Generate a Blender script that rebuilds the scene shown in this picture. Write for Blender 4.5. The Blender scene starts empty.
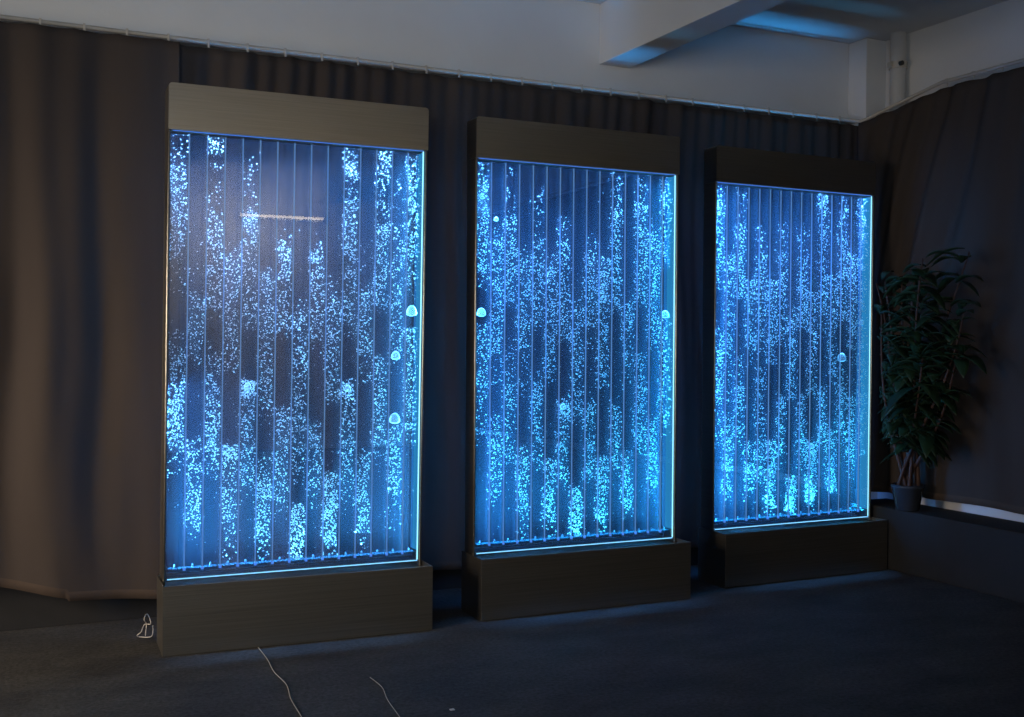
import bpy, bmesh, math, random
from mathutils import Vector, Matrix, noise
import numpy as np
R = math.radians
C = bpy.context.scene.collection
sc = bpy.context.scene
sc.view_settings.view_transform = 'Standard'
sc.view_settings.look = 'None'
sc.view_settings.gamma = 1
sc.view_settings.exposure = 0
sc.view_settings.use_curve_mapping = False
sc.cycles.transparent_max_bounces = 96
sc.cycles.max_bounces = 10
sc.cycles.sample_clamp_indirect = 3
rnd = random.Random(7)

# ------------------------------------------------------------------ materials
def mat(name):
    m = bpy.data.materials.new(name); m.use_nodes = True
    nt = m.node_tree; nt.nodes.clear()
    out = nt.nodes.new('ShaderNodeOutputMaterial')
    return m, nt, out
def N(nt, t, **kw):
    n = nt.nodes.new(t)
    for k, v in kw.items():
        if k.startswith('i_'):
            key = k[2:]
            key = int(key) if key.isdigit() else key.replace('_', ' ')
            n.inputs[key].default_value = v
        else: setattr(n, k, v)
    return n
def L(nt, a, b): nt.links.new(a, b)
def rgba(c): return (c[0], c[1], c[2], 1)
def objmap(nt, scale):
    tc = N(nt, 'ShaderNodeTexCoord'); mp = N(nt, 'ShaderNodeMapping')
    mp.inputs['Scale'].default_value = scale
    L(nt, tc.outputs['Object'], mp.inputs['Vector'])
    return mp.outputs['Vector']
def principled(name, col, rough=.5, metal=0, var=.0, vscale=(8, 8, 8), bump=0, bscale=(60, 60, 60), spec=.5, detail=4, aniso=0):
    m, nt, out = mat(name)
    p = N(nt, 'ShaderNodeBsdfPrincipled')
    p.inputs['Base Color'].default_value = rgba(col)
    p.inputs['Roughness'].default_value = rough
    p.inputs['Metallic'].default_value = metal
    p.inputs['Specular IOR Level'].default_value = spec
    p.inputs['Anisotropic'].default_value = aniso
    v = objmap(nt, vscale)
    nz = N(nt, 'ShaderNodeTexNoise', i_Scale=1.0, i_Detail=detail, i_Roughness=.6)
    L(nt, v, nz.inputs['Vector'])
    rp = N(nt, 'ShaderNodeValToRGB')
    rp.color_ramp.elements[0].position = .3; rp.color_ramp.elements[1].position = .7
    rp.color_ramp.elements[0].color = rgba([c * (1 - var) for c in col])
    rp.color_ramp.elements[1].color = rgba([min(1, c * (1 + var)) for c in col])
    L(nt, nz.outputs['Fac'], rp.inputs['Fac']); L(nt, rp.outputs['Color'], p.inputs['Base Color'])
    if bump:
        v2 = objmap(nt, bscale)
        n2 = N(nt, 'ShaderNodeTexNoise', i_Scale=1.0, i_Detail=3.0)
        L(nt, v2, n2.inputs['Vector'])
        b = N(nt, 'ShaderNodeBump', i_Strength=bump, i_Distance=.01)
        L(nt, n2.outputs['Fac'], b.inputs['Height']); L(nt, b.outputs['Normal'], p.inputs['Normal'])
    L(nt, p.outputs['BSDF'], out.inputs['Surface'])
    return m

M = {}
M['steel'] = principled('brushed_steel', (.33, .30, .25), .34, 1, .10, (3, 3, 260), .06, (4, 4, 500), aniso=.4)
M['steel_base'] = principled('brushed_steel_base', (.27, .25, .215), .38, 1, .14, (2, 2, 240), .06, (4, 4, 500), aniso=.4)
M['wall'] = principled('painted_wall', (.66, .66, .655), .8, 0, .06, (1.2, 1.2, 1.2), .1, (30, 30, 30))
M['ceiling'] = principled('painted_ceiling', (.58, .58, .58), .85, 0, .05, (1, 1, 1))
M['curtain'] = principled('curtain_cloth', (.058, .047, .042), .95, 0, .16, (2.4, 2.4, .35), .25, (500, 500, 500), spec=.1)
M['hem'] = principled('curtain_hem_cloth', (.078, .058, .047), .9, 0, .1, (9, 9, 9), .2, (300, 300, 300), spec=.1)
M['rail'] = principled('rail_metal', (.50, .46, .40), .5, .2, .1)
M['clip'] = principled('clip_plastic', (.62, .58, .5), .5)
M['pipe'] = principled('pipe_paint', (.50, .50, .50), .6, 0, .05)
M['rubber'] = principled('dark_plastic', (.02, .02, .02), .4)
M['cable'] = principled('pale_cable', (.55, .52, .46), .5)
M['thread'] = principled('pale_thread', (.42, .38, .30), .8)
M['leaf'] = principled('leaf_green', (.014, .034, .013), .38, 0, .4, (9, 9, 9), .1, (80, 80, 80))
M['stem'] = principled('stem_brown', (.06, .026, .016), .7, 0, .3, (20, 20, 20))
M['soil'] = principled('soil', (.03, .022, .015), .95, 0, .4, (60, 60, 60), .6)
M['pot'] = principled('glazed_pot', (.03, .035, .045), .12, 0, .1)
M['nozzle'] = principled('nozzle_plastic', (.12, .2, .3), .4)
M['plinth'] = principled('dark_plinth', (.010, .010, .011), .8, 0, .2)
M['tube_end'] = principled('lamp_metal', (.5, .5, .48), .5)

def floor_mat():
    m, nt, out = mat('dark_floor_carpet')
    p = N(nt, 'ShaderNodeBsdfPrincipled'); p.inputs['Roughness'].default_value = .78
    p.inputs['Specular IOR Level'].default_value = .25
    big = N(nt, 'ShaderNodeTexNoise', i_Scale=1.0, i_Detail=6.0, i_Roughness=.65)
    L(nt, objmap(nt, (2.6, 4.5, 1)), big.inputs['Vector'])
    fine = N(nt, 'ShaderNodeTexNoise', i_Scale=1.0, i_Detail=4.0, i_Roughness=.7)
    L(nt, objmap(nt, (70, 70, 1)), fine.inputs['Vector'])
    r1 = N(nt, 'ShaderNodeValToRGB')
    r1.color_ramp.elements[0].position = .32; r1.color_ramp.elements[1].position = .72
    r1.color_ramp.elements[0].color = (.034, .034, .036, 1); r1.color_ramp.elements[1].color = (.078, .076, .072, 1)
    L(nt, big.outputs['Fac'], r1.inputs['Fac'])
    r2 = N(nt, 'ShaderNodeValToRGB')
    r2.color_ramp.elements[0].position = .35; r2.color_ramp.elements[1].position = .68
    r2.color_ramp.elements[0].color = (.55, .55, .55, 1); r2.color_ramp.elements[1].color = (1.3, 1.3, 1.3, 1)
    L(nt, fine.outputs['Fac'], r2.inputs['Fac'])
    mx = N(nt, 'ShaderNodeMix', data_type='RGBA', blend_type='MULTIPLY'); mx.inputs[0].default_value = 1
    L(nt, r1.outputs['Color'], mx.inputs[6]); L(nt, r2.outputs['Color'], mx.inputs[7])
    L(nt, mx.outputs[2], p.inputs['Base Color'])
    b = N(nt, 'ShaderNodeBump', i_Strength=.35, i_Distance=.006)
    L(nt, fine.outputs['Fac'], b.inputs['Height']); L(nt, b.outputs['Normal'], p.inputs['Normal'])
    L(nt, p.outputs['BSDF'], out.inputs['Surface'])
    return m
M['floor'] = floor_mat()

def sheet_mat(name, tint, milk, milkcol, ior=1.49, rough=.03):
    """clear acrylic: see-through, Fresnel reflection, a little milky scatter in its surface"""
    m, nt, out = mat(name)
    tr = N(nt, 'ShaderNodeBsdfTransparent'); tr.inputs['Color'].default_value = rgba(tint)
    gl = N(nt, 'ShaderNodeBsdfGlossy'); gl.inputs['Roughness'].default_value = rough
    f0 = ((ior - 1) / (ior + 1)) ** 2
    lw = N(nt, 'ShaderNodeLayerWeight', i_Blend=.5)
    pw = N(nt, 'ShaderNodeMath', operation='POWER'); pw.inputs[1].default_value = 5; L(nt, lw.outputs['Facing'], pw.inputs[0])
    fr = N(nt, 'ShaderNodeMath', operation='MULTIPLY_ADD'); fr.inputs[1].default_value = (1 - f0) * min(1, f0 * 25); fr.inputs[2].default_value = f0
    L(nt, pw.outputs[0], fr.inputs[0])
    last = tr.outputs[0]
    if milk > 0:
        df = N(nt, 'ShaderNodeBsdfDiffuse'); df.inputs['Color'].default_value = rgba(milkcol)
        tl = N(nt, 'ShaderNodeBsdfTranslucent'); tl.inputs['Color'].default_value = rgba(milkcol)
        a = N(nt, 'ShaderNodeMixShader', i_Fac=.5); L(nt, df.outputs[0], a.inputs[1]); L(nt, tl.outputs[0], a.inputs[2])
        b = N(nt, 'ShaderNodeMixShader', i_Fac=milk); L(nt, last, b.inputs[1]); L(nt, a.outputs[0], b.inputs[2])
        last = b.outputs[0]
    s = N(nt, 'ShaderNodeMixShader'); L(nt, fr.outputs[0], s.inputs[0]); L(nt, last, s.inputs[1]); L(nt, gl.outputs[0], s.inputs[2])
    L(nt, s.outputs[0], out.inputs['Surface'])
    return m
M['front_sheet'] = sheet_mat('clear_acrylic_front', (.99, .995, 1), .0, (1, 1, 1), rough=.0)
M['back_sheet'] = sheet_mat('clear_acrylic_back', (.80, .84, .95), .075, (.55, .75, 1.0))
M['divider'] = sheet_mat('clear_acrylic_divider', (.99, .995, 1), .008, (.6, .78, 1), ior=1.12)
M['trough'] = sheet_mat('clear_acrylic_trough', (.90, .95, 1), .035, (.35, .62, 1.0))

def water_mat():
    m, nt, out = mat('water')
    tr = N(nt, 'ShaderNodeBsdfTransparent'); tr.inputs['Color'].default_value = (.97, .985, 1, 1)
    L(nt, tr.outputs[0], out.inputs['Surface'])
    vs = N(nt, 'ShaderNodeVolumeScatter'); vs.inputs['Density'].default_value = .085; vs.inputs['Color'].default_value = (.35, .62, 1, 1)
    L(nt, vs.outputs[0], out.inputs['Volume'])
    return m
M['water'] = water_mat()

def bubble_mat(name, rimmy):
    m, nt, out = mat(name)
    df = N(nt, 'ShaderNodeBsdfDiffuse'); df.inputs['Color'].default_value = (.97, .99, 1, 1)
    tl = N(nt, 'ShaderNodeBsdfTranslucent'); tl.inputs['Color'].default_value = (.97, .99, 1, 1)
    a = N(nt, 'ShaderNodeMixShader', i_Fac=.45); L(nt, df.outputs[0], a.inputs[1]); L(nt, tl.outputs[0], a.inputs[2])
    gl = N(nt, 'ShaderNodeBsdfGlossy'); gl.inputs['Roughness'].default_value = .25
    b = N(nt, 'ShaderNodeMixShader', i_Fac=.2); L(nt, a.outputs[0], b.inputs[1]); L(nt, gl.outputs[0], b.inputs[2])
    tr = N(nt, 'ShaderNodeBsdfTransparent')
    c = N(nt, 'ShaderNodeMixShader')
    if rimmy:
        lw = N(nt, 'ShaderNodeLayerWeight', i_Blend=.35)
        rp = N(nt, 'ShaderNodeMapRange'); rp.inputs['From Min'].default_value = .18; rp.inputs['From Max'].default_value = .6
        rp.inputs['To Min'].default_value = .28
        L(nt, lw.outputs['Facing'], rp.inputs['Value']); L(nt, rp.outputs[0], c.inputs[0])
    else: c.inputs[0].default_value = .58
    L(nt, tr.outputs[0], c.inputs[1]); L(nt, b.outputs[0], c.inputs[2])
    L(nt, c.outputs[0], out.inputs['Surface'])
    return m
M['bubble'] = bubble_mat('air_bubble', False)
M['big_bubble'] = bubble_mat('large_air_bubble', True)

def glow(name, col, s):
    m, nt, out = mat(name)
    e = N(nt, 'ShaderNodeEmission', i_Strength=s); e.inputs['Color'].default_value = rgba(col)
    L(nt, e.outputs[0], out.inputs['Surface'])
    return m
M['led_bottom'] = glow('led_strip_bottom', (.22, .62, 1), 1.4)
M['led_top'] = glow('led_strip_top', (.10, .30, 1), .8)
M['led_right'] = glow('led_strip_right', (.30, .78, 1), 1.7)
M['edge_glow'] = glow('acrylic_edge_glow', (.24, .50, .95), .42)  # LED light scattered at the divider edges, put in as emission
M['led_diffuser'] = glow('led_diffuser', (.04, .40, .90), .55)
M['tube'] = glow('lamp_tube', (1, .80, .52), 6)

# ------------------------------------------------------------------ geometry helpers
def bm_obj(name, bm, m, parent=None, smooth=False, mats=None):
    me = bpy.data.meshes.new(name); bm.normal_update(); bm.to_mesh(me); bm.free()
    for k in (mats or [m]): me.materials.append(k)
    if smooth: me.polygons.foreach_set('use_smooth', [True] * len(me.polygons))
    o = bpy.data.objects.new(name, me); C.objects.link(o)
    if parent: o.parent = parent
    return o
def add_box(bm, x0, x1, y0, y1, z0, z1, mi=0, bev=0):
    r = bmesh.ops.create_cube(bm, size=1)
    vs = r['verts']
    for v in vs:
        v.co.x = x0 if v.co.x < 0 else x1
        v.co.y = y0 if v.co.y < 0 else y1
        v.co.z = z0 if v.co.z < 0 else z1
    fs = {f for v in vs for f in v.link_faces}
    if bev:
        es = {e for v in vs for e in v.link_edges}
        r2 = bmesh.ops.bevel(bm, geom=list(es) + vs, offset=bev, segments=2, affect='EDGES', profile=.6)
        fs = set(r2['faces']) | {f for f in fs if f.is_valid}
    for f in fs: f.material_index = mi
    return fs
def box_obj(name, x0, x1, y0, y1, z0, z1, m, parent=None, bev=0):
    bm = bmesh.new(); add_box(bm, x0, x1, y0, y1, z0, z1, 0, bev)
    return bm_obj(name, bm, m, parent)
def add_tube(bm, pts, rad, seg=8, mi=0, caps=True):
    pts = [Vector(p) for p in pts]; rings = []
    for i, p in enumerate(pts):
        d = (pts[min(i + 1, len(pts) - 1)] - pts[max(i - 1, 0)]).normalized()
        up = Vector((0, 0, 1)) if abs(d.z) < .9 else Vector((1, 0, 0))
        a = d.cross(up).normalized(); b = d.cross(a).normalized()
        r = rad[i] if isinstance(rad, (list, tuple)) else rad
        rings.append([bm.verts.new(p + (a * math.cos(2 * math.pi * k / seg) + b * math.sin(2 * math.pi * k / seg)) * r) for k in range(seg)])
    for r0, r1 in zip(rings, rings[1:]):
        for k in range(seg):
            f = bm.faces.new((r0[k], r0[(k + 1) % seg], r1[(k + 1) % seg], r1[k])); f.material_index = mi
    if caps:
        for r in (rings[0], rings[-1][::-1]):
            f = bm.faces.new(r); f.material_index = mi
def tag(o, label, cat, group=None):
    o['label'] = label; o['category'] = cat
    if group: o['group'] = group
    return o
def struct(o): o['kind'] = 'structure'; return o
def empty(name, loc, rz=0):
    o = bpy.data.objects.new(name, None); C.objects.link(o); o.location = loc; o.rotation_euler.z = rz
    o.empty_display_size = .1
    return o

# ------------------------------------------------------------------ camera
F, PITCH, ROLL, YAW, EZ = 1100.06, .0134, .0075, .4426, 1.0906
cam = bpy.data.cameras.new('camera'); co = bpy.data.objects.new('camera', cam); C.objects.link(co)
cam.sensor_width = 36; cam.lens = F * 36 / 1024; cam.clip_start = .05
co.location = (0, 0, EZ)
co.matrix_world = (Matrix.Translation((0, 0, EZ)) @ Matrix.Rotation(-YAW, 4, 'Z') @ Matrix.Rotation(math.pi / 2 - PITCH, 4, 'X') @ Matrix.Rotation(ROLL, 4, 'Z'))
sc.camera = co

# ------------------------------------------------------------------ room
XL, XR, YB, YF, ZC = -3.0, 4.26, 4.55, -2.6, 2.70
struct(box_obj('floor', XL - .1, XR + .1, YF - .1, YB + .1, -.1, 0, M['floor']))
struct(box_obj('ceiling', XL - .1, XR + .1, YF - .1, YB + .1, ZC, ZC + .1, M['ceiling']))
struct(box_obj('wall_back', XL - .1, XR + .1, YB, YB + .1, 0, ZC, M['wall']))
struct(box_obj('wall_right', XR, XR + .1, YF, YB, 0, ZC, M['wall']))
struct(box_obj('wall_left', XL - .1, XL, YF, YB, 0, ZC, M['wall']))
struct(box_obj('wall_front', XL - .1, XR + .1, YF - .1, YF, 0, ZC, M['wall']))
struct(box_obj('dark_strip_back', XL, XR - .14, YB - .03, YB - .001, 0, .30, M['plinth'], bev=.003))  # added strip that keeps the wall foot dark below the curtain hem
struct(box_obj('trim_1', 2.60, 2.765, YF + .001, YB - .001, 2.415, ZC - .001, M['wall'], bev=.004))      # ceiling beam
struct(box_obj('trim_2', XR - .135, XR - .001, YB - .135, YB - .001, .001, ZC - .001, M['wall'], bev=.004))   # corner pilaster
# skirting beam under the upper wall where the curtain rail is fixed
pb = empty('wall_pipe', (XR - .05, YB - .27, 0))
tag(pb, 'pale vertical pipe with a clamp running down the wall corner above the curtain', 'pipe')
bm = bmesh.new(); add_tube(bm, [(0, 0, 1.9), (0, 0, ZC - .002)], .040, 20); bm_obj('pipe', bm, M['pipe'], pb, True)
bm = bmesh.new(); add_tube(bm, [(0, 0, 2.515), (0, 0, 2.55)], .046, 20); add_box(bm, -.06, -.035, -.012, .012, 2.52, 2.545)
bm_obj('clamp', bm, M['rail'], pb)
bm = bmesh.new(); add_tube(bm, [(-.03, -.045, 2.532), (-.03, -.062, 2.532)], .012, 10); bm_obj('clamp_screw', bm, M['rubber'], pb)

# ------------------------------------------------------------------ curtains
def fbm(x, y, s): return noise.noise(Vector((x, y, s)))
def cloth(name, path, n, ztop, zbot, amp, freq, seed, thick=.003, sway=0.0, nz=60):
    """curtain cloth hung along a plan path; folds follow the arc length, tighter at the top"""
    pts = [Vector(p) for p in path]; seg = [(b - a).length for a, b in zip(pts, pts[1:])]; tot = sum(seg)
    bm = bmesh.new(); cols = []
    for i in range(n + 1):
        t = tot * i / n; r = t; k = 0
        while k < len(seg) - 1 and r > seg[k]: r -= seg[k]; k += 1
        d = (pts[k + 1] - pts[k]).normalized(); p = pts[k] + d * r; nn = Vector((d.y, -d.x, 0))
        zt, zb = ztop(t), zbot(t); col = []
        for j in range(nz + 1):
            v = j / nz; z = zt + (zb - zt) * v
            tt = t + sway * min(v, .6) * math.exp(-((t - .4) / .5) ** 2) + .05 * fbm(t * .8, v * 2, seed)
            loose = .45 + .55 * min(1, v * 2.0)
            ph = 2 * math.pi * freq * tt + 3.2 * fbm(tt * 1.5, 0, seed + 3)
            a = amp * (1.0 + .8 * fbm(tt * 1.1, v * .7, seed + 9))
            off = a * math.sin(ph) * loose + a * .45 * math.sin(2.3 * ph + 1.3) * (1 - v) + .012 * fbm(tt * 9, v * 3.5, seed + 5) + .02 * fbm(tt * 2.4, v * 1.2, seed + 15) * v
            if v < .015: off *= .6
            slack = -.005 * abs(math.sin(math.pi * t / .155)) if j < 2 else 0
            q = p + nn * off
            col.append(bm.verts.new((q.x, q.y, z + slack)))
        cols.append(col)
    for a, b in zip(cols, cols[1:]):
        for j in range(nz):
            f = bm.faces.new((a[j], b[j], b[j + 1], a[j + 1]))
            if j >= nz - 1: f.material_index = 1
    o = bm_obj(name, bm, None, None, True, mats=[M['curtain'], M['hem']])
    s = o.modifiers.new('thickness', 'SOLIDIFY'); s.thickness = thick
    return o
def hem_left(t):     # the left end of the cloth is hitched up a little
    x = t - 2.2
    if x < -.1: return .215
    if x < .26: return .215 - .09 * (x + .1) / .36
    return .115 - .02 * min(1, (x - .26) / .35)
cb = cloth('curtain', [(-2.2, 4.42, 0), (.66, 4.42, 0)], 420, lambda t: 2.252, hem_left, .018, 2.6, 4.0)
tag(cb, 'brown-grey floor-length curtain at the left edge with a lifted wavy hem', 'curtain', None)
cb2 = cloth('curtain', [(.64, 4.455, 0), (4.121, 4.460, 0)], 640, lambda t: 2.252, lambda t: .10, .015, 5.2, 11.0)
tag(cb2, 'long dark pleated curtain hanging on the back wall behind the three lit panels', 'curtain', None)
def top_r(t): return 2.246 + .10 * min(1, t / .50) - .0 * t
cr = cloth('curtain', [(4.068, 4.400, 0), (4.16, 3.9, 0), (4.17, -2.4, 0)], 760, top_r, lambda t: .35, .017, 4.0, 23.0, sway=.55)
tag(cr, 'dark curtain on the right wall hanging short of the pale skirting behind the plant', 'curtain', None)

def rail(name, label, pts, clips, zc):
    r = empty(name, pts[0]); o = Vector(pts[0])
    bm = bmesh.new(); add_tube(bm, [Vector(p) - o for p in pts], .009, 8); bm_obj('rail_tube', bm, M['rail'], r, True)
    for p in clips:
        bm = bmesh.new(); q = Vector(p) - o
        add_box(bm, q.x - .004, q.x + .004, q.y - .012, q.y - .009, q.z - .024, q.z + .006, bev=.001)
        add_box(bm, q.x - .004, q.x + .004, q.y - .012, q.y + .004, q.z + .006, q.z + .011)
        bm_obj('clip', bm, M['rail'], r)
    return tag(r, label, 'curtain rail')
cl = [(-.14 + .152 * i, 4.440, 2.268) for i in range(28)]
rail('curtain_rail', 'thin pale curtain rail with small clips along the back wall', [(-2.2, 4.440, 2.268), (4.12, 4.440, 2.268)], cl, 0)
rail('curtain_rail', 'dark curtain rail rising from the corner along the right wall', [(4.112, 4.435, 2.266), (4.140, 3.92, 2.366), (4.155, -2.45, 2.366)],
     [(4.141, 3.9 - .16 * i, 2.366) for i in range(6)], 0)
# pale upper ledge strip directly above the rail
struct(box_obj('trim_3', XL, 4.124, YB - .06, YB - .001, 2.268, 2.290, M['wall'], bev=.002))
struct(box_obj('baseboard_right', XR - .030, XR - .001, YF, YB - .14, .275, .42, M['wall'], bev=.003))
pl = box_obj('plinth', 3.975, XR - .035, -2.4, 4.34, 0, .30, M['plinth'], bev=.006)
tag(pl, 'low dark plinth running along the foot of the right wall under the plant', 'plinth')

# ------------------------------------------------------------------ bubble wall panels
W, HS, EB, AB, HB, EH, KB, TOT = .4714, 1.5936, .0204, .1102, .2426, .0121, .0947, 2.0
NC = 15; TK = .052            # cells, tank thickness
ico = bmesh.new(); bmesh.ops.create_icosphere(ico, subdivisions=1, radius=1)
ICO_V = np.array([v.co[:] for v in ico.verts]); ICO_F = np.array([[v.index for v in f.verts] for f in ico.faces]); ico.free()
def bubbles_mesh(name, P, S, rot):
    """P centres (n,3), S radii (n,3), rot angles (n,)"""
    n = len(P); nv = len(ICO_V); nf = len(ICO_F)
    V = ICO_V[None] * S[:, None, :]
    c, s = np.cos(rot)[:, None], np.sin(rot)[:, None]
    x, z = V[..., 0] * c - V[..., 2] * s, V[..., 0] * s + V[..., 2] * c
    V = np.stack([x, V[..., 1], z], -1) + P[:, None, :]
    Fc = ICO_F[None] + (np.arange(n) * nv)[:, None, None]
    me = bpy.data.meshes.new(name)
    me.vertices.add(n * nv); me.vertices.foreach_set('co', V.reshape(-1))
    me.loops.add(n * nf * 3); me.loops.foreach_set('vertex_index', Fc.reshape(-1).astype(np.int32))
    me.polygons.add(n * nf)
    me.polygons.foreach_set('loop_start', np.arange(0, n * nf * 3, 3, dtype=np.int32))
    me.polygons.foreach_set('loop_total', np.full(n * nf, 3, np.int32))
    me.polygons.foreach_set('use_smooth', np.ones(n * nf, bool))
    me.update(calc_edges=True)
    me.materials.append(M['bubble'])
    return me

# every entry: (height fraction from, to, density) measured from the tank floor upwards
def frac(k, cell, y):
    t = (cell + .5) / NC
    tl, tr, bl, br = [((173, 129), (423, 151), (166, 582), (416, 565)), ((478, 158.5), (676, 176), (474, 556), (672, 539)), ((718, 181), (872, 196), (713, 530), (869, 517))][k]
    yt = tl[1] + (tr[1] - tl[1]) * t; yb = bl[1] + (br[1] - bl[1]) * t
    return (yb - y) / (yb - yt)
PK = [
 [ # first panel
  [(128,165,.35),(160,252,1.0),(252,285,.2),(330,350,.5),(345,448,1.1),(395,432,.7),(448,475,.3)],
  [(232,292,.12),(290,355,.7),(440,530,1.0),(525,545,.2)],
  [(129,136,1.2),(136,215,.28),(212,300,1.0),(300,312,.3),(350,470,.9),(395,450,.4),(470,480,.4)],
  [(240,262,.3),(255,365,.85),(446,460,2.2),(447,526,.95),(526,565,.3)],
  [(150,212,.25),(208,325,.85),(380,394,3.2),(398,486,1.0),(486,505,.3)],
  [(270,405,.9),(405,425,.25),(460,500,.9),(486,540,1.5),(540,562,.4)],
  [(226,250,.25),(240,326,1.0),(326,335,.3),(408,508,.95),(508,518,.3)],
  [(295,318,.25),(312,430,1.0),(430,470,.85),(470,486,.3),(508,577,1.7)],
  [(238,252,.5),(246,335,.95),(335,350,.2),(424,492,.9),(492,512,.25)],
  [(272,305,.35),(300,395,1.0),(395,402,.3),(476,548,1.8),(540,560,.4)],
  [(144,166,.9),(166,202,.45),(198,315,1.0),(315,332,.3),(383,397,2.4),(400,486,1.0),(486,512,.25)],
  [(240,286,.15),(288,350,1.1),(350,382,.3),(455,538,1.1),(538,560,.2)],
  [(147,156,.8),(152,225,.6),(222,305,1.0),(355,446,1.0),(446,466,.3)],
  [(168,222,.15),(220,300,.5),(290,346,.7),(346,370,.3),(430,500,1.3),(500,535,.3)],
  [(150,246,1.1),(246,290,.5),(328,432,1.0),(432,450,.3)],
 ],
 [
  [(160,190,.5),(184,268,1.1),(268,285,.2),(322,395,.8),(395,450,.3)],
  [(222,240,.3),(234,352,1.0),(352,380,.3),(416,495,1.0),(495,512,.3)],
  [(162,218,.25),(214,295,1.1),(295,302,.2),(338,396,.4),(385,460,.7),(460,475,.2)],
  [(246,262,.4),(258,345,.9),(345,395,.35),(448,520,1.1),(520,545,.3)],
  [(182,240,.25),(238,322,1.0),(372,400,.5),(385,462,.9),(462,470,.3)],
  [(252,270,.4),(266,378,1.0),(460,528,1.4),(528,545,.3)],
  [(214,250,.3),(240,336,.95),(402,414,2.6),(415,484,1.0),(484,495,.2)],
  [(298,315,.4),(308,422,1.1),(490,552,1.9)],
  [(232,256,.25),(252,322,1.0),(322,345,.3),(400,414,.8),(405,480,.9)],
  [(182,190,.1),(256,300,.9),(270,386,1.0),(458,526,1.5),(526,538,.3)],
  [(170,216,.55),(206,308,1.1),(404,470,1.0),(470,485,.2)],
  [(300,318,.6),(310,362,.9),(362,385,.3),(452,512,1.2),(512,522,.3)],
  [(172,205,.3),(202,298,1.1),(354,396,.9),(385,452,1.0)],
  [(220,245,.3),(232,335,.9),(335,350,.3),(418,492,1.2),(492,510,.2)],
  [(178,250,.9),(250,262,.3),(316,425,1.0),(425,440,.3)],
 ],
 [
  [(182,200,.6),(196,275,1.1),(275,285,.3),(326,400,1.1),(400,445,.5)],
  [(252,350,.8),(350,400,.25),(412,495,1.0),(495,505,.2)],
  [(184,226,.25),(222,292,1.1),(354,395,.5),(385,436,1.1),(436,446,.4)],
  [(276,346,.9),(346,362,.3),(440,490,1.0),(490,505,.3)],
  [(222,256,.3),(252,310,.9),(310,345,.6),(366,482,.8)],
  [(276,360,1.1),(440,510,1.6),(510,520,.3)],
  [(218,256,.3),(250,340,.9),(396,455,1.0),(455,470,.3)],
  [(305,322,.4),(316,398,1.0),(476,520,2.0)],
  [(222,260,.3),(254,326,1.0),(392,462,.95),(462,470,.3)],
  [(290,392,1.0),(440,504,1.9),(504,512,.4)],
  [(190,196,1.4),(194,310,.9),(310,325,.3),(385,445,1.0)],
  [(272,372,.95),(372,385,.3),(430,494,1.3)],
  [(192,240,.5),(236,315,1.0),(366,392,.8),(385,432,1.1),(432,445,.3)],
  [(250,345,1.0),(345,360,.3),(396,466,1.3),(466,480,.3)],
  [(190,300,.9),(300,440,.9),(440,455,.4)],
 ],
]
BIG = [   # cell, y, radius, flat (cap) bubbles big enough to single out, plus one white glint
 [(14,312,.021),(13,421,.021),(13,357,.017),(4,387,.013),(10,390,.012)],
 [(14,315,.017),(0,313,.018),(1,219,.009),(6,408,.012)],  # smallest entry is the glint, modelled as a bubble
 [(12,357,.022),(9,446,.013),(14,322,.012)],
]
def lamp(name, parent, loc, rot, sx, sy, col, e, spread):
    l = bpy.data.lights.new(name, 'AREA'); l.shape = 'RECTANGLE'; l.size = sx; l.size_y = sy
    l.color = col; l.energy = e; l.spread = R(spread)
    o = bpy.data.objects.new(name, l); C.objects.link(o); o.location = loc; o.rotation_euler = rot; o.parent = parent
    return o
PAN = [(1.033, 4.025, -.018), (2.234, 4.048, -.002), (3.471, 4.161, .020)]
BY = (-.0173, .002, .0046); LN = (.0084, .0022, -.0036); FL = (.0034, -.0059, .003)
LAB = ['tall lit bubble wall panel with warm grey steel header, nearest the left curtain',
       'middle bubble wall panel, glowing blue between two others like it',
       'farthest bubble wall panel, beside the potted plant in the corner']
KP = [(1.08, 1.0, 1.0, 1.0), (1.0, 1.1, 1.25, .95), (1.05, 1.15, 1.5, 1.0)]   # led output: all, bottom, right, top
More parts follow.
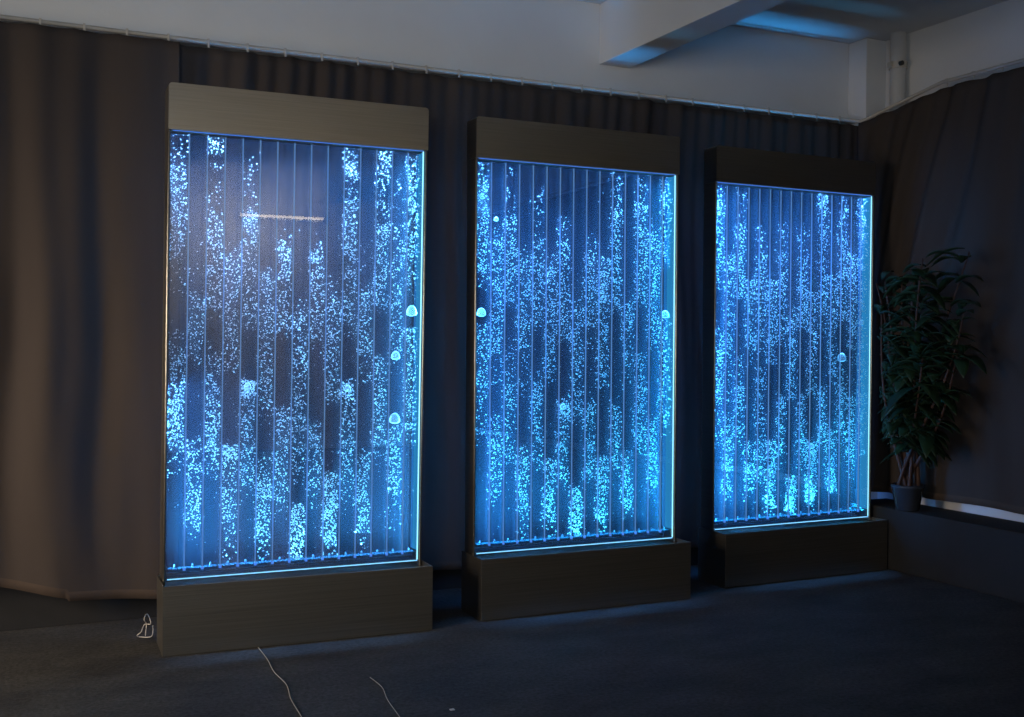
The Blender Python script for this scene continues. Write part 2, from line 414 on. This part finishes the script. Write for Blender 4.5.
def make_panel(k):
    px, py, pa = PAN[k]
    P = empty('bubble_wall_panel', (px, py, 0), pa)
    tag(P, LAB[k], 'bubble wall', 'lit bubble wall panels in a row')
    def lean(o):
        for v in o.data.vertices:
            dz = max(0, v.co.z - HB); v.co.x += LN[k] * dz; v.co.y -= FL[k] * dz
        return o
    # base: folded steel trough, open on top
    bm = bmesh.new(); x = W + EB; t = .004; yf, yb = -AB, KB
    add_box(bm, -x, x, yf, yf + t, 0, HB, bev=.001)
    add_box(bm, -x, x, yb - t, yb, 0, HB)
    add_box(bm, -x, -x + t, yf + t, yb - t, 0, HB)
    add_box(bm, x - t, x, yf + t, yb - t, 0, HB)
    add_box(bm, -x + t, x - t, yf + t, yb - t, HB - .022, HB - .018)   # sunk lid the tank stands on
    bmesh.ops.rotate(bm, cent=(0, 0, 0), matrix=Matrix.Rotation(BY[k], 3, 'Z'), verts=bm.verts)
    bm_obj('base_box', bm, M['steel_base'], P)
    # header box with softly rounded upper corners
    bm = bmesh.new(); hx = W + EH; z0, z1 = HB + HS, TOT; rr = .012; out = []
    for cx, a0 in ((hx - rr, 0), (-hx + rr, 90)):
        for q in range(5):
            a = R(a0 + 22.5 * q); out.append((cx + rr * math.cos(a), z1 - rr + rr * math.sin(a)))
    out += [(-hx, z0), (hx, z0)]
    y0, y1 = -.012, .085
    A = [bm.verts.new((a, y0, b)) for a, b in out]; B = [bm.verts.new((a, y1, b)) for a, b in out]
    bm.faces.new(A[::-1]); bm.faces.new(B)
    for i in range(len(A)):
        j = (i + 1) % len(A); bm.faces.new((A[i], A[j], B[j], B[i]))
    bmesh.ops.recalc_face_normals(bm, faces=bm.faces)
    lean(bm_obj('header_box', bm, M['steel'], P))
    # side posts (channel section, open towards the tank)
    for s in (-1, 1):
        bm = bmesh.new()
        a, b = sorted((s * (W + .003), s * (W + EH)))
        add_box(bm, a, b, -.006, .085, HB - .018, HB + HS, bev=.004)
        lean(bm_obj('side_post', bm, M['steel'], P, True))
    # water tank
    tank = lean(box_obj('front_sheet', -W, W, 0, .004, HB - .016, HB + HS - .001, M['front_sheet'], P))
    back = lean(box_obj('back_sheet', -W, W - .004, TK + .004, TK + .008, HB - .016, HB + HS - .001, M['back_sheet'], P))
    water = lean(box_obj('water', -W + .001, W - .001, .0045, TK + .0035, HB + .038, HB + HS - .006, M['water'], P))
    # bottom trough inside the tank with an air nozzle under every cell
    tr = lean(box_obj('tank_trough', -W + .001, W - .001, .006, TK + .002, HB + .004, HB + .036, M['trough'], P))
    cw = 2 * W / NC
    for c in range(NC):
        cx = -W + cw * (c + .5)
        bm = bmesh.new(); add_tube(bm, [(cx, TK / 2, HB + .037), (cx, TK / 2, HB + .050)], [.005, .0025], 8)
        lean(bm_obj('air_nozzle', bm, M['nozzle'], tr, True))
    for c in range(1, NC):
        cx = -W + cw * c
        bm = bmesh.new()
        add_box(bm, cx - .0012, cx + .0012, .008, TK + .0, HB + .037, HB + HS - .008, 0)
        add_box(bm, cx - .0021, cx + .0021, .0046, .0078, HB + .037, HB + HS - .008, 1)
        lean(bm_obj('divider', bm, None, tank, mats=[M['divider'], M['edge_glow']]))
        bm = bmesh.new(); add_tube(bm, [(cx, .0044, HB + .030), (cx, .0044, HB + .040)], .005, 8)
        lean(bm_obj('divider_foot', bm, M['led_top'], tank, True))
    # bubbles
    rg = np.random.default_rng(100 + k)
    for c in range(NC):
        cx = -W + cw * (c + .5); Pts = []; Rad = []
        for (ya, yb_, dn) in PK[k][c]:
            za, zb = frac(k, c, yb_), frac(k, c, ya)
            za, zb = HB + .045 + max(0, za - .025) * (HS - .05), HB + .0 + min(1, zb) * (HS - .008)
            if zb <= za: zb = za + .02
            n = int(dn * 860 * (zb - za) * (1 if k == 0 else .9))
            soft = .02
            z = rg.uniform(za, zb, n) + rg.normal(0, .012, n) * (rg.random(n) < .5)
            z = np.clip(z, HB + .042, HB + HS - .010)
            u = np.clip(rg.normal(0, .33, n), -.46, .46) if dn < .5 else rg.uniform(-.46, .46, n)
            wob = .06 * np.sin(z * 21 + c * 1.7)
            u = np.clip(u + wob, -.46, .46)
            Pts.append(np.stack([cx + u * cw, rg.uniform(.010, TK - .004, n), z], -1))
            Rad.append((.0010 + .0019 * rg.random(n) ** 1.2) * (1.15 if dn > 1.5 else 1))
        # a few strays all the way
        n = 26
        Pts.append(np.stack([cx + rg.uniform(-.42, .42, n) * cw, rg.uniform(.010, TK - .004, n), rg.uniform(HB + .06, HB + HS * .8, n)], -1))
        Rad.append(rg.uniform(.0009, .0016, n))
        if c == 7:   # the jet at the nozzle of the middle cell
            n = 60; z = rg.uniform(HB + .0, HB + .06, n)
            Pts.append(np.stack([cx + .006 * np.sin(z * 160) + rg.normal(0, .0015, n), np.full(n, -.001 + .008), np.maximum(z, HB + .042)], -1)); Rad.append(np.full(n, .0022))
        Pts = np.concatenate(Pts); Rad = np.concatenate(Rad)
        st = rg.uniform(.75, 1.7, len(Rad))
        S = np.stack([Rad * st, Rad, Rad / np.sqrt(st)], -1)
        Pts[:, 0] += LN[k] * (Pts[:, 2] - HB); Pts[:, 1] -= FL[k] * (Pts[:, 2] - HB)
        me = bubbles_mesh('bubble_stream', Pts, S, rg.uniform(-1.2, 1.2, len(Rad)))
        o = bpy.data.objects.new('bubble_stream', me); C.objects.link(o); o.parent = water; o['kind'] = 'stuff'
    for (c, y, r) in BIG[k]:
        r *= 1.2
        cx = -W + cw * (c + .5); z = HB + frac(k, c, y) * HS
        bm = bmesh.new(); bmesh.ops.create_uvsphere(bm, u_segments=20, v_segments=14, radius=1)
        for v in bm.verts:
            q = v.co.copy()
            v.co = Vector((q.x * r * .85, q.y * min(r, .018), (q.z if q.z > 0 else q.z * .35) * r * 1.25))
            v.co += Vector((cx, TK / 2 + .002, z - r * .4))
        lean(bm_obj('large_bubble', bm, M['big_bubble'], water, True))
    # led strips in the frame
    lean(box_obj('led_strip', -W + .004, W - .004, -.003, -.0005, HB + .001, HB + .0045, M['led_bottom'], P))
    lean(box_obj('led_strip', -W + .004, W - .004, -.002, -.0005, HB + HS - .0035, HB + HS - .001, M['led_top'], P))
    lean(box_obj('led_strip', W - .006, W - .0015, -.002, -.0005, HB + .006, HB + HS - .004, M['led_right'], P))
    lean(box_obj('led_diffuser', W - .0028, W - .0012, .006, .083, HB + .04, HB + HS - .006, M['led_diffuser'], P))
    g, gb, gr, gt = KP[k]
    wh = (.05, 0, 0)[k]          # the nearest panel's strips are a little whiter
    lamp('led_lamp_bottom', P, (0, TK / 2, HB + .006), (R(176.8), 0, 0), 2 * W - .02, TK - .014, (.035 + wh, .52, .98), 9.5 * g * gb, 18)
    lamp('led_lamp_top', P, (0, TK / 2, HB + HS - .008), (0, 0, 0), 2 * W - .02, TK - .014, (.08 + wh, .38 + wh, 1), 11.0 * g * gt, 20)
    lamp('led_lamp_right', P, (W - .003, TK / 2, HB + HS / 2), (0, R(90), 0), HS - .08, TK - .014, (.02 + wh, .44 + wh, 1), 6.5 * g * gr, 100)
    lamp('led_lamp_left', P, (-W + .003, TK / 2, HB + HS / 2), (0, R(-90), 0), HS - .08, TK - .014, (.05 + wh, .36 + wh, 1), 8.0 * g, 60)
    return P
for k in range(3): make_panel(k)

# ------------------------------------------------------------------ potted plant on the plinth
pp = empty('potted_plant', (4.010, 3.98, .301))
tag(pp, 'bushy dark green leafy plant in a glossy dark pot in the right corner', 'plant')
bm = bmesh.new(); prof = [(0, 0), (.052, 0), (.056, .008), (.074, .105), (.079, .11), (.079, .125), (.072, .125), (.070, .115), (0, .115)]
seg = 28; rings = []
for r_, z_ in prof:
    rings.append([bm.verts.new((max(r_, .0005) * math.cos(2 * math.pi * i / seg), max(r_, .0005) * math.sin(2 * math.pi * i / seg), z_)) for i in range(seg)])
for a, b in zip(rings, rings[1:]):
    for i in range(seg): bm.faces.new((a[i], a[(i + 1) % seg], b[(i + 1) % seg], b[i]))
bm_obj('pot', bm, M['pot'], pp, True)
bm = bmesh.new(); bmesh.ops.create_circle(bm, cap_ends=True, segments=24, radius=.0695)
for v in bm.verts: v.co.z = .116 + .004 * fbm(v.co.x * 30, v.co.y * 30, 1)
bm_obj('soil', bm, M['soil'], pp)
lf = bmesh.new(); stems = []
def leaf(base, d, ln, w):
    d = d.normalized(); side = d.cross(Vector((0, 0, 1)))
    if side.length < .1: side = Vector((1, 0, 0))
    side.normalize(); up = side.cross(d).normalized(); n = 7; L_, R_, M_ = [], [], []
    for i in range(n + 1):
        t = i / n; p = base + d * ln * t + Vector((0, 0, -1)) * ln * .55 * t * t
        ww = w * math.sin(math.pi * min(1, t * .97 + .03)) ** .75 * (1 - .25 * t) + .0006
        M_.append(lf.verts.new(p)); L_.append(lf.verts.new(p + side * ww + up * ww * .35)); R_.append(lf.verts.new(p - side * ww + up * ww * .35))
    for i in range(n):
        lf.faces.new((L_[i], M_[i], M_[i + 1], L_[i + 1])); lf.faces.new((M_[i], R_[i], R_[i + 1], M_[i + 1]))
for s in range(13):
    a = 2.4 * s; b0 = Vector((.03 * math.cos(a), .03 * math.sin(a), .11))
    top = Vector((rnd.uniform(-.16, -.03), rnd.uniform(-.42, .10) if s else 0, rnd.uniform(.66, 1.24))); pts = []
    for i in range(9):
        t = i / 8; pts.append(b0 + (top - b0) * t + Vector((.015 * math.sin(5 * t + s), .03 * math.sin(4 * t + 2 * s), 0)))
    stems.append(pts)
    for j in range(52):
        t = rnd.uniform(.14, 1.02) ** .8; p = b0 + (top - b0) * t; az = rnd.uniform(0, 2 * math.pi)
        d = Vector((math.cos(az) * .5, math.sin(az), rnd.uniform(-.1, .8))).normalized()
        ln = rnd.uniform(.12, .21); e = p + d * ln + Vector((4.010, 3.98, 0))
        if e.x > 4.045 or e.x < .957 * e.y or e.y > 4.12 or p.x + 4.010 < .957 * (p.y + 3.98) or e.z < .32: continue
        leaf(p, d, ln, rnd.uniform(.024, .042))
lo = bm_obj('foliage', lf, M['leaf'], pp, True); so = lo.modifiers.new('thickness', 'SOLIDIFY'); so.thickness = .0008
for pts in stems:
    bm = bmesh.new(); add_tube(bm, pts, [.009 - .0007 * i for i in range(9)], 7); bm_obj('stem', bm, M['stem'], pp, True)

# ------------------------------------------------------------------ bits on the floor
def path_obj(name, pts, rad, m, label, cat, seg=6):
    o0 = Vector(pts[0]); bm = bmesh.new(); P_ = [Vector(p) for p in pts]; out = []
    for i in range(len(P_) - 1):
        a, b = P_[max(i - 1, 0)], P_[i]; c, d = P_[i + 1], P_[min(i + 2, len(P_) - 1)]
        for q in range(6):
            t = q / 6
            out.append(.5 * ((2 * b) + (c - a) * t + (2 * a - 5 * b + 4 * c - d) * t * t + (3 * b - a - 3 * c + d) * t ** 3))
    out.append(P_[-1]); add_tube(bm, [p - o0 for p in out], rad, seg)
    o = bm_obj(name, bm, m, None, True); o.location = o0
    return tag(o, label, cat)
path_obj('thread', [(.862, 3.915, .0025), (.858, 3.75, .003), (.846, 3.60, .0025), (.850, 3.45, .003), (.828, 3.30, .0025), (.817, 3.14, .003), (.800, 2.95, .0025)], .0014, M['thread'],
         'long pale thread lying on the floor in front of the left panel base', 'thread')
path_obj('thread', [(1.116, 3.415, .0025), (1.118, 3.30, .003), (1.095, 3.18, .0025), (1.080, 3.05, .003), (1.065, 2.92, .0025)], .0011, M['thread'],
         'shorter pale thread on the floor, right of the longer one', 'thread')
wp = [(.470, .01), (.475, .05), (.462, .075), (.480, .082), (.486, .060), (.470, .045), (.452, .030), (.440, .012), (.455, .005), (.490, .010), (.502, .035), (.492, .05)]
path_obj('curled_wire', [(.512 + (x - .47) * .95, 4.19 + .03 * math.sin(9 * i), .004 + z) for i, (x, z) in enumerate(wp)], .0019, M['cable'],
         'small curled pale wire beside the left end of the nearest panel base', 'wire')
o = box_obj('paper_scrap', 1.234, 1.248, 3.010, 3.022, .0005, .003, M['clip'], bev=.0008)
tag(o, 'tiny pale scrap on the bare dark floor near the bottom edge', 'scrap')

# ------------------------------------------------------------------ room light
lm = empty('wall_lamp', (2.30, YF + .001, 2.25))
tag(lm, 'warm tube lamp fixed high on the wall opposite the panels', 'lamp')
bm = bmesh.new(); add_box(bm, -.42, .42, 0, .05, -.03, .03, bev=.006); bm_obj('housing', bm, M['tube_end'], lm)
bm = bmesh.new(); add_tube(bm, [(-.40, .07, 0), (.40, .07, 0)], .012, 12); bm_obj('tube', bm, M['tube'], lm, True)
def room_area(name, loc, target, sx, sy, col, e, spread=180):
    l = bpy.data.lights.new(name, 'AREA'); l.shape = 'RECTANGLE'; l.size = sx; l.size_y = sy; l.color = col; l.energy = e; l.spread = R(spread)
    o = bpy.data.objects.new(name, l); C.objects.link(o); o.location = loc
    o.rotation_euler = (Vector(target) - Vector(loc)).to_track_quat('-Z', 'Y').to_euler()
    return o
room_area('fill_light_left', (XL + .02, 3.0, 1.25), (-.8, 4.2, .4), 1.5, 1.5, (1, .82, .64), 52, 80)  # warm fill added out of view to brighten the left side
room_area('fill_light_rear', (-1.2, YF + .03, 1.5), (1.2, 4.4, 3.7), 1.8, 1.4, (.84, .92, 1), 34, 80)  # unseen cool fill, added and aimed high for the upper wall
room_area('fill_rear_wall', (1.85, YF + .8, 2.34), (1.85, YF, 1.5), 1.0, .15, (1, .84, .64), 24)  # extra unseen light added to wash the rear wall for reflections
def add_fill_frame(name, M4, w, h):  # bare frame built around an added fill light
    bm = bmesh.new(); f = .05
    add_box(bm, -w / 2 - f, w / 2 + f, -.03, .03, h / 2, h / 2 + f, bev=.004); add_box(bm, -w / 2 - f, w / 2 + f, -.03, .03, -h / 2 - f, -h / 2, bev=.004)
    for x in (-w / 2 - f, w / 2): add_box(bm, x, x + f, -.03, .03, -h / 2, h / 2, bev=.004)
    o = bm_obj(name, bm, M['wall']); o.matrix_world = M4; return struct(o)
add_fill_frame('fill_frame_1', Matrix.Translation((XL + .032, 3.0, 1.25)) @ Matrix.Rotation(R(90), 4, 'Z'), 1.6, 1.5)  # made-up surround for the left fill, out of view
add_fill_frame('fill_frame_2', Matrix.Translation((-1.2, YF + .032, 1.5)), 1.9, 1.4)  # made-up surround for the rear fill, behind the camera
w = bpy.data.worlds.new('world'); sc.world = w; w.use_nodes = True
w.node_tree.nodes['Background'].inputs[0].default_value = (.5, .6, .8, 1); w.node_tree.nodes['Background'].inputs[1].default_value = .02
